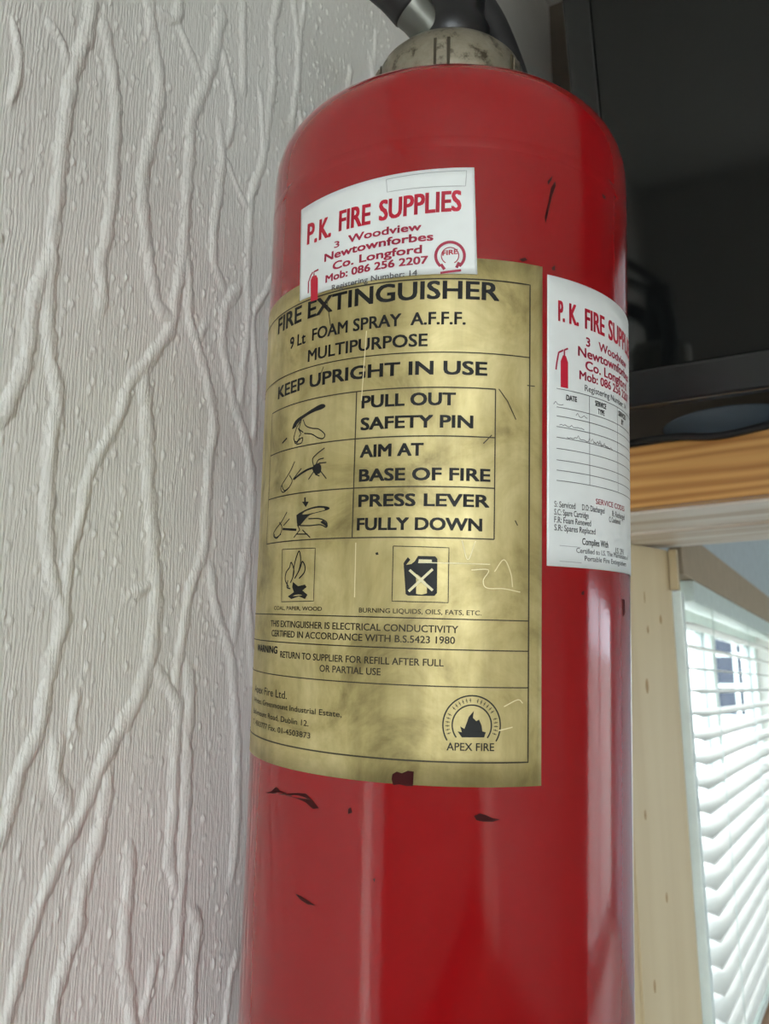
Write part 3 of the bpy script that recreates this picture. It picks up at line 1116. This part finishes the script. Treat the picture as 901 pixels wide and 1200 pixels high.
for z in (0.0912, 0.0714, 0.0511, 0.0309):
    ribbon([[(T0, z), (T1, z)]], 0.0005, HI, 'ink_dark', gold, 'rule_line', px=False)
for s in (TM, T1, T0):
    ribbon([[(s, 0.0912), (s, 0.0309)]], 0.0005, HI, 'ink_dark', gold, 'rule_line', px=False)
K = 'ink_black'
tpx('FIRE EXTINGUISHER', (326.7, 391), (584, 354), 20, K, gold, HI, 0.028)
tpx('9 Lt  FOAM SPRAY  A.F.F.F.', (340.6, 409), (545, 381), 14, K, gold, HI, 0.024)
tpx('MULTIPURPOSE', (361.5, 424), (500.5, 406), 14, K, gold, HI, 0.024)
tpx('KEEP UPRIGHT IN USE', (326.7, 468), (570, 440), 15, K, gold, HI, 0.036)
tpx('PULL OUT', (424.5, 478.4), (533.2, 475), 14, K, gold, HI, 0.038)
tpx('SAFETY PIN', (423.4, 504), (553.6, 502), 14, K, gold, HI, 0.038)
tpx('AIM AT', (422.6, 536), (495.5, 534), 14, K, gold, HI, 0.038)
tpx('BASE OF FIRE', (421.5, 565), (573.6, 563.8), 14, K, gold, HI, 0.038)
tpx('PRESS LEVER', (420.8, 594), (572.5, 594.7), 14, K, gold, HI, 0.038)
tpx('FULLY DOWN', (419, 621.9), (564, 621.9), 14, K, gold, HI, 0.038)
K2 = 'ink_dark'
tpx('COAL, PAPER, WOOD', (322, 715), (377.7, 715.4), 4.5, K2, gold, HI, 0.012)
tpx('BURNING LIQUIDS, OILS, FATS, ETC.', (421, 717.5), (563.9, 721.4), 5.5, K2, gold, HI, 0.012)
tpx('THIS EXTINGUISHER IS ELECTRICAL CONDUCTIVITY', (318, 734), (536.6, 742), 8, K2, gold, HI, 0.016)
tpx('CERTIFIED IN ACCORDANCE WITH B.S.5423 1980', (319, 745.4), (532.8, 754.6), 8, K2, gold, HI, 0.016)
tpx('WARNING', (302.5, 763.2), (325.5, 765.3), 8, K, gold, HI, 0.035)
tpx('RETURN TO SUPPLIER FOR REFILL AFTER FULL', (329, 769.8), (519.5, 781.5), 8, K2, gold, HI, 0.016)
tpx('OR PARTIAL USE', (375, 786.9), (446, 791.3), 8, K2, gold, HI, 0.016)
tpx('Apex Fire Ltd.', (299.5, 811.5), (336.7, 818), 9, K2, gold, HI, 0.006)
tpx('Whites, Greenmount Industrial Estate,', (298.5, 823), (400.7, 839), 6.5, K2, gold, HI, 0.010)
tpx('Ballymount Road, Dublin 12.', (298, 836.3), (362, 850), 6.5, K2, gold, HI, 0.010)
tpx('T. 4503777 Fax. 01-4503873', (297.5, 849), (364, 864), 6.5, K2, gold, HI, 0.010)

# pictogram: pulling the safety pin
fill([smooth([(348, 500), (343, 503), (347, 493), (358, 485), (372, 476), (379, 473.5), (382, 476), (378, 479.5), (366, 484), (355, 491), (349, 497), (348, 500)], 3)], HI, K, gold)
ribbon([smooth([(354, 492), (349, 500), (346, 509), (345, 515), (348, 518), (352, 513)]), smooth([(356, 492), (359, 499), (366, 502), (374, 503), (381, 509), (379, 514), (373, 513), (366, 509), (357, 508)]),
        smooth([(345, 514), (347, 520), (351, 516), (355, 513), (354, 519), (348, 521)]), smooth([(350, 502), (353, 508), (351, 512)]), [(353, 494), (351, 503), (356, 507)]], 0.0005, HI, K, gold, 'pictogram')
ribbon([[(331.5, 519.5), (337, 513.5)]], 0.0008, HI, K, gold, 'pictogram')
# pictogram: aiming at the base of the fire
ribbon([smooth([(345, 562), (352, 556), (360, 551), (368, 548)])], 0.0009, HI, K, gold, 'pictogram')
fill([smooth([(366, 549), (369, 545), (374, 543), (377, 547), (376, 554), (370, 556), (366, 549)], 3)], HI, K, gold)
ribbon([smooth([(368, 546), (367, 538), (372, 532), (381, 525)]), smooth([(371, 544), (374, 539), (380, 537)]), [(374, 543), (383, 542)], [(376, 552), (383, 561)], [(368, 553), (362, 562)], [(370, 556), (375, 558)],
        smooth([(346, 541), (341, 552), (335, 562), (330, 571), (332, 577), (338, 573), (343, 564), (340, 557)]), [(354, 549), (344, 562)], smooth([(331, 569), (334, 575), (340, 571)])], 0.0005, HI, K, gold, 'pictogram')
# pictogram: pressing the lever down
ribbon([[(358, 583), (358, 589)]], 0.0010, HI, K, gold, 'pictogram')
fill([[(354.5, 588), (362.5, 588), (359, 594.5)]], HI, K, gold)
fill([smooth([(348, 604), (352, 601), (362, 596), (374, 593), (385, 594), (386, 597), (376, 600), (365, 603), (359, 608), (352, 616), (349, 615), (348, 604)], 3)], HI, K, gold)
ribbon([smooth([(352, 616), (364, 616), (376, 615), (383, 618), (383, 612), (375, 608), (362, 608)]), [(349, 615), (352, 621)], [(352, 621), (345, 630)], [(355, 621), (364, 630)], [(348, 626), (361, 626)],
        smooth([(337, 600), (331, 611), (324, 620), (321, 627), (325, 631), (330, 624), (331, 617), (328, 612)]), [(340, 608), (333, 616)], smooth([(322, 626), (324, 630), (330, 626)])], 0.0005, HI, K, gold, 'pictogram')
fill([smooth([(379, 610), (384, 614), (384, 618), (380, 615), (376, 612), (379, 610)], 2)], HI, K, gold)
ribbon([[(332, 620), (348, 621)]], 0.0010, HI, K, gold, 'pictogram')
# pictogram: burning wood
for fr_ in ([(331.5, 644), (370, 642.4), (368, 704.5), (330.5, 705.3), (331.5, 644)], [(461, 640), (526, 642), (525, 706.3), (459.5, 704.5), (461, 640)]):
    ribbon([fr_], 0.00035, HI, K2, gold, 'pictogram_frame')
ribbon([smooth([(339, 688), (335, 680), (336, 671), (340, 665), (342, 659), (345, 668), (344, 676), (341, 683)]), smooth([(344, 676), (346, 660), (351, 646), (353, 656), (351, 668), (346, 678)]), smooth([(351, 678), (357, 671), (358, 664), (355, 658), (353, 664), (350, 671)]), smooth([(338, 680), (337, 688), (341, 690)])], 0.0006, HI, K, gold, 'pictogram')
fill([[(344, 682), (350, 687), (358, 685), (360, 688), (355, 692), (361, 697), (358, 702), (351, 699), (342, 702), (338, 699), (345, 694), (343, 688)]], HI, K, gold)
# pictogram: fuel can
fill([[(476, 662), (481, 656), (478, 653), (475, 657), (473, 660), (475.5, 696), (478, 698), (509, 698.5), (512, 695), (512.5, 655), (510, 652), (490, 651.5), (486, 658), (482, 661)]], HI, K, gold)
ribbon([[(479, 693), (507, 667)], [(480, 668), (507, 692)]], 0.0010, HI + .00012, 'scratch', gold, 'pictogram')
fill([[(491, 655.5), (506, 656), (506, 660), (490, 660)]], HI + .00012, 'scratch', gold)
# maker's emblem
ce = lab(552.8, 849.8)
ro, ri = 0.0110, 0.0075


def arc(r, a0, a1, n=40):
    return [(ce[0] + r * math.cos(deg(a0 + (a1 - a0) * k / n)), ce[1] + r * math.sin(deg(a0 + (a1 - a0) * k / n))) for k in range(n + 1)]


ribbon([arc(ro, -32, 212), arc(ri, -38, 218)], 0.00055, HI, K, gold, 'emblem_ring', px=False)
for k in range(26):
    a = 200 - k * 8.8
    c = (ce[0] + 0.0093 * math.cos(deg(a)), ce[1] + 0.0093 * math.sin(deg(a)))
    if k % 7 == 6:
        continue
    t = (-math.sin(deg(a)), math.cos(deg(a)))
    nrm = (math.cos(deg(a)), math.sin(deg(a)))
    ribbon([[(c[0] - nrm[0] * .0008, c[1] - nrm[1] * .0008), (c[0] + nrm[0] * .0008, c[1] + nrm[1] * .0008)], [(c[0] - t[0] * .0003, c[1] - t[1] * .0003), (c[0] + t[0] * .0004, c[1] + t[1] * .0004)]], 0.00028, HI, K2, gold, 'emblem_letter', px=False)
fill([[(541, 864), (536, 857), (541, 858), (539, 851), (544, 854), (547, 846), (549, 840), (555, 833), (554, 841), (558, 845), (561, 843), (564, 850), (565, 857), (569, 858), (567, 864)]], HI, K, gold, 'emblem_flame')
tpx('APEX FIRE', (523.3, 879), (578.5, 880), 9, K, gold, HI, 0.012)
# wear on the foil
for st_ in [smooth([(541, 633), (548, 656), (557, 634)]), [(505, 659.5), (574, 661.5)], smooth([(552, 668), (572, 668), (566, 680), (570, 689), (590, 690), (609, 694)]), smooth([(579, 670), (590, 656), (598, 672), (600, 688)]), [(417.5, 636), (416, 700)],
        [(584, 856), (600, 852)], smooth([(590, 828), (606, 820), (612, 824)]), [(430, 388), (424, 470)]]:
    ribbon([st_], 0.0004, HI + .0001, 'scratch', gold, 'scratch')
for st_ in [[(584, 456), (594, 470), (604, 492)], [(566, 520), (576, 510)], [(617, 452), (626, 453)], [(603, 610), (606, 616)], [(384, 352), (388, 382)], [(380, 430), (372, 450)]]:
    ribbon([st_], 0.0004, HI + .0001, 'ink_dark', gold, 'scratch')
fill([[(460, 907), (465, 904), (471, 906), (478, 903), (485, 904), (484, 921), (476, 921), (468, 919), (461, 920), (459, 913)]], HI, 'scuff', gold, 'torn_spot')
fill([[(440, 648), (443, 647), (444, 650), (441, 650.5)]], HI, K, gold, 'torn_spot')

# supplier's sticker across the top of the gold label
HW, HWI = 0.00050, 0.00066
c4 = [lab(354, 246.5), lab(555.5, 197), lab(559, 322), lab(352, 353)]
wl = sheet('supplier_sticker', c4, HW, 'white_vinyl', ext, 60, 12)
wl['label'] = 'white supplier sticker overlapping the gold label'
RK, CK = 'ink_red', 'ink_crimson'


def z1(x, y):
    return (310 + x / 3.107, 180 + y / 3.107)


tpx('P.', z1(160, 332), z1(193, 322), 23, RK, wl, HWI, 0.026, False)
tpx('K.', z1(203, 316), z1(243, 303), 23, RK, wl, HWI, 0.026, False)
tpx('FIRE', z1(275, 284), z1(385, 258), 23, RK, wl, HWI, 0.026, False)
tpx('SUPPLIES', z1(420, 247), z1(713, 210), 23, RK, wl, HWI, 0.026, False)
tpx('3', z1(257, 346), z1(275, 341), 7, CK, wl, HWI, 0.020, False)
tpx('Woodview', z1(308, 327), z1(570, 281), 8.5, CK, wl, HWI, 0.036, False)
tpx('Newtownforbes', z1(222, 396), z1(613, 318), 9, CK, wl, HWI, 0.038, False)
tpx('Co. Longford', z1(252, 426), z1(572, 364), 9, CK, wl, HWI, 0.038, False)
tpx('Mob: 086 256 2207', z1(226, 472), z1(594, 402), 8.5, CK, wl, HWI, 0.038, False)
tpx('Registering Number: 14', z1(248, 501), z1(556, 446), 6.5, 'ink_grey', wl, HWI, 0.010, False)
fill([[z1(172, 462), z1(178, 448), z1(192, 444), z1(198, 456), z1(197, 532), z1(172, 541)]], HWI, RK, wl)
ribbon([[z1(184, 446), z1(184, 432), z1(200, 424)], [z1(180, 433), z1(172, 446), z1(164, 470), z1(163, 510)]], 0.0008, HWI, CK, wl, 'pictogram')
ribbon([[z1(445, 97), z1(735, 65), z1(731, 121), z1(448, 143), z1(445, 97)]], 0.0003, HWI, 'ink_pale', wl, 'border_line')
ec = lab(*z1(675, 374))


def earc(r, a0, a1, n=30):
    return [(ec[0] + r * math.cos(deg(a0 + (a1 - a0) * k / n)), ec[1] + r * math.sin(deg(a0 + (a1 - a0) * k / n))) for k in range(n + 1)]


ribbon([earc(0.0058, -50, 230)], 0.0012, HWI, CK, wl, 'emblem_ring', px=False)
ribbon([earc(0.0035, -60, 240)], 0.0004, HWI, CK, wl, 'emblem_ring', px=False)
tpx('FIRE', z1(648, 374), z1(702, 367), 5.5, RK, wl, HWI, 0.03, False)
ribbon([[z1(640, 437), z1(715, 427)]], 0.0010, HWI, CK, wl, 'emblem_bar')
ribbon([[z1(642, 405), z1(655, 424)], [z1(708, 398), z1(698, 418)]], 0.0012, HWI, CK, wl, 'emblem_bar')

# service record sticker round the right-hand side
HR, HRI = 0.00020, 0.00036
S_S0, S_S1 = RB * deg(27.6), RB * deg(27.6 + 55)
S_Z1, S_Z0 = 0.1426, 0.0216
rl = sheet('service_record_sticker', [(S_S0, S_Z1), (S_S1, S_Z1), (S_S1, S_Z0), (S_S0, S_Z0)], HR, 'white_vinyl', ext, 60, 14)
rl['label'] = 'white service record sticker with a ruled table'


def st(body_, s, s2, z, cap, mat='ink_grey', bold=0.01):
    return text(body_, (S_S0 + s * MM, z), (S_S0 + s2 * MM, z), cap * MM, mat, rl, HRI, bold)


st('P.', 5.6, 8.6, 0.1237, 8.6, RK, 0.024)
st('K.', 11.6, 16.6, 0.1237, 8.6, RK, 0.024)
st('FIRE', 21, 35, 0.1237, 8.6, RK, 0.024)
st('SUPPLIES', 39, 76, 0.1237, 8.6, RK, 0.024)
st('3   Woodview', 21.5, 62, 0.1160, 3.8, CK, 0.024)
st('Newtownforbes', 16.5, 67, 0.1108, 4.0, CK, 0.03)
st('Co. Longford', 21.0, 62, 0.1055, 4.0, CK, 0.03)
st('Mob: 086 256 2207', 17.3, 66, 0.1008, 3.6, CK, 0.03)
st('Registering Number: 14', 20.5, 61, 0.0963, 2.6)
fill([[(S_S0 + a * MM, z) for a, z in ((6.6, 0.0955), (6.6, 0.1065), (7.8, 0.1092), (9.4, 0.1092), (10.6, 0.1065), (10.6, 0.0955))]], HRI, RK, rl, 'pictogram', px=False)
ribbon([[(S_S0 + .0086, .1090), (S_S0 + .0086, .1116), (S_S0 + .0106, .1126)], [(S_S0 + .0080, .1114), (S_S0 + .0056, .1100), (S_S0 + .0046, .1055), (S_S0 + .0042, .1025)]], 0.0008, HRI, CK, rl, 'pictogram', px=False)
zt_ = [lab(652, y)[1] for y in (477, 487.5, 500, 512.5, 525.5, 539, 551, 563)]
for z in [0.0946] + zt_:
    ribbon([[(S_S0 + .0045, z), (S_S1 - .004, z)]], 0.00028, HRI, 'ink_grey', rl, 'rule_line', px=False)
for s in (RB * deg(42.5), RB * deg(57.8), RB * deg(74)):
    ribbon([[(s, 0.0946), (s, zt_[-1])]], 0.00028, HRI, 'ink_grey', rl, 'rule_line', px=False)
st('DATE', 9.7, 15.5, 0.0905, 2.2, 'ink_black', 0.03)
st('SERVICE', 27.5, 36, 0.0912, 2.2, 'ink_black', 0.03)
st('TYPE', 29.5, 34.5, 0.0880, 2.2, 'ink_black', 0.03)
st('SERVICED', 49, 60, 0.0912, 2.2, 'ink_black', 0.03)
st('BY', 52.5, 56, 0.0880, 2.2, 'ink_black', 0.03)


def scribble(s0, s1, z, amp, seed):
    r2 = random.Random(seed)
    n = int((s1 - s0) / 0.9)
    return [(S_S0 + (s0 + (s1 - s0) * k / n) * MM, z + (r2.random() - 0.2) * amp * MM * (1 if k % 2 else 0.2)) for k in range(n + 1)]


ribbon([scribble(3, 8, 0.0878, 2.0, 1), scribble(15, 22, 0.0845, 1.8, 2), scribble(6, 20, zt_[2] + .0008, 1.2, 3), scribble(10, 38, zt_[3] + .0006, 2.6, 4), scribble(26, 42, zt_[3] + .0002, 1.6, 5)], 0.00026, HRI, 'ink_grey', rl, 'handwriting', px=False)
st('SERVICE CODES', 27.5, 56, 0.0490, 2.2, CK, 0.012)
st('S: Serviced', 3.4, 14.5, 0.0455, 2.4)
st('D.O: Discharged', 18.5, 34, 0.0455, 2.4)
st('R: Recharged', 41, 56, 0.0452, 2.4)
st('S.C: Spare Cartridge', 3.4, 22.5, 0.0423, 2.4)
st('F.R: Foam Renewed', 3.4, 24, 0.0392, 2.4)
st('S.R: Spares Replaced', 3.4, 27, 0.0360, 2.4)
st('C: Condemned', 38, 50, 0.0425, 2.2)
st('Complies With', 18.5, 37, 0.0312, 2.7, 'ink_black', 0.012)
st('I.S. 291', 44, 54, 0.0295, 2.4)
ribbon([[(S_S0 + .006, 0.0300), (S_S0 + .0175, 0.0300)], [(S_S0 + .006, 0.0237), (S_S0 + .018, 0.0237)]], 0.00025, HRI, 'ink_pale', rl, 'rule_line', px=False)
st('Certified to I.S. The Maintenance of', 15, 62, 0.0277, 2.0)
st('Portable Fire Extinguishers', 20, 58, 0.0247, 2.0)

# scuffs in the red paint
HS = 0.0002
scuffs = [
    [(311, 929), (317, 928), (324, 922), (329, 927), (338, 930), (350, 929), (359, 930), (366, 937), (374, 947), (367, 948), (358, 940), (346, 935), (335, 932), (325, 930)],
    [(555, 956), (562, 953), (569, 955), (578, 959), (586, 960), (577, 963), (566, 963), (558, 961)],
    [(346, 1047), (353, 1050), (361, 1055), (370, 1061), (361, 1060), (352, 1054)],
    [(729, 702), (731.5, 703), (732, 718), (730, 723)],
    [(645, 221), (650, 212), (651, 217), (646, 232), (642, 250), (639, 262), (638, 254), (642, 238)],
    [(641, 213), (647, 206), (646, 211), (642, 217)],
    [(705, 227), (709, 230), (709, 234), (706, 232)],
    [(608, 304), (615, 302), (618, 305), (612, 307)],
    [(646, 314), (650, 311), (650, 317), (647, 317)],
    [(408, 948), (411, 946), (413, 952), (408, 954)],
    [(681, 694), (684, 692), (684, 697), (681, 697)],
    [(437, 870 + 160), (440, 1029), (439, 1034)],
]
for k, sp in enumerate(scuffs):
    fill([sp], HS, 'scuff', ext, 'scuff_mark')
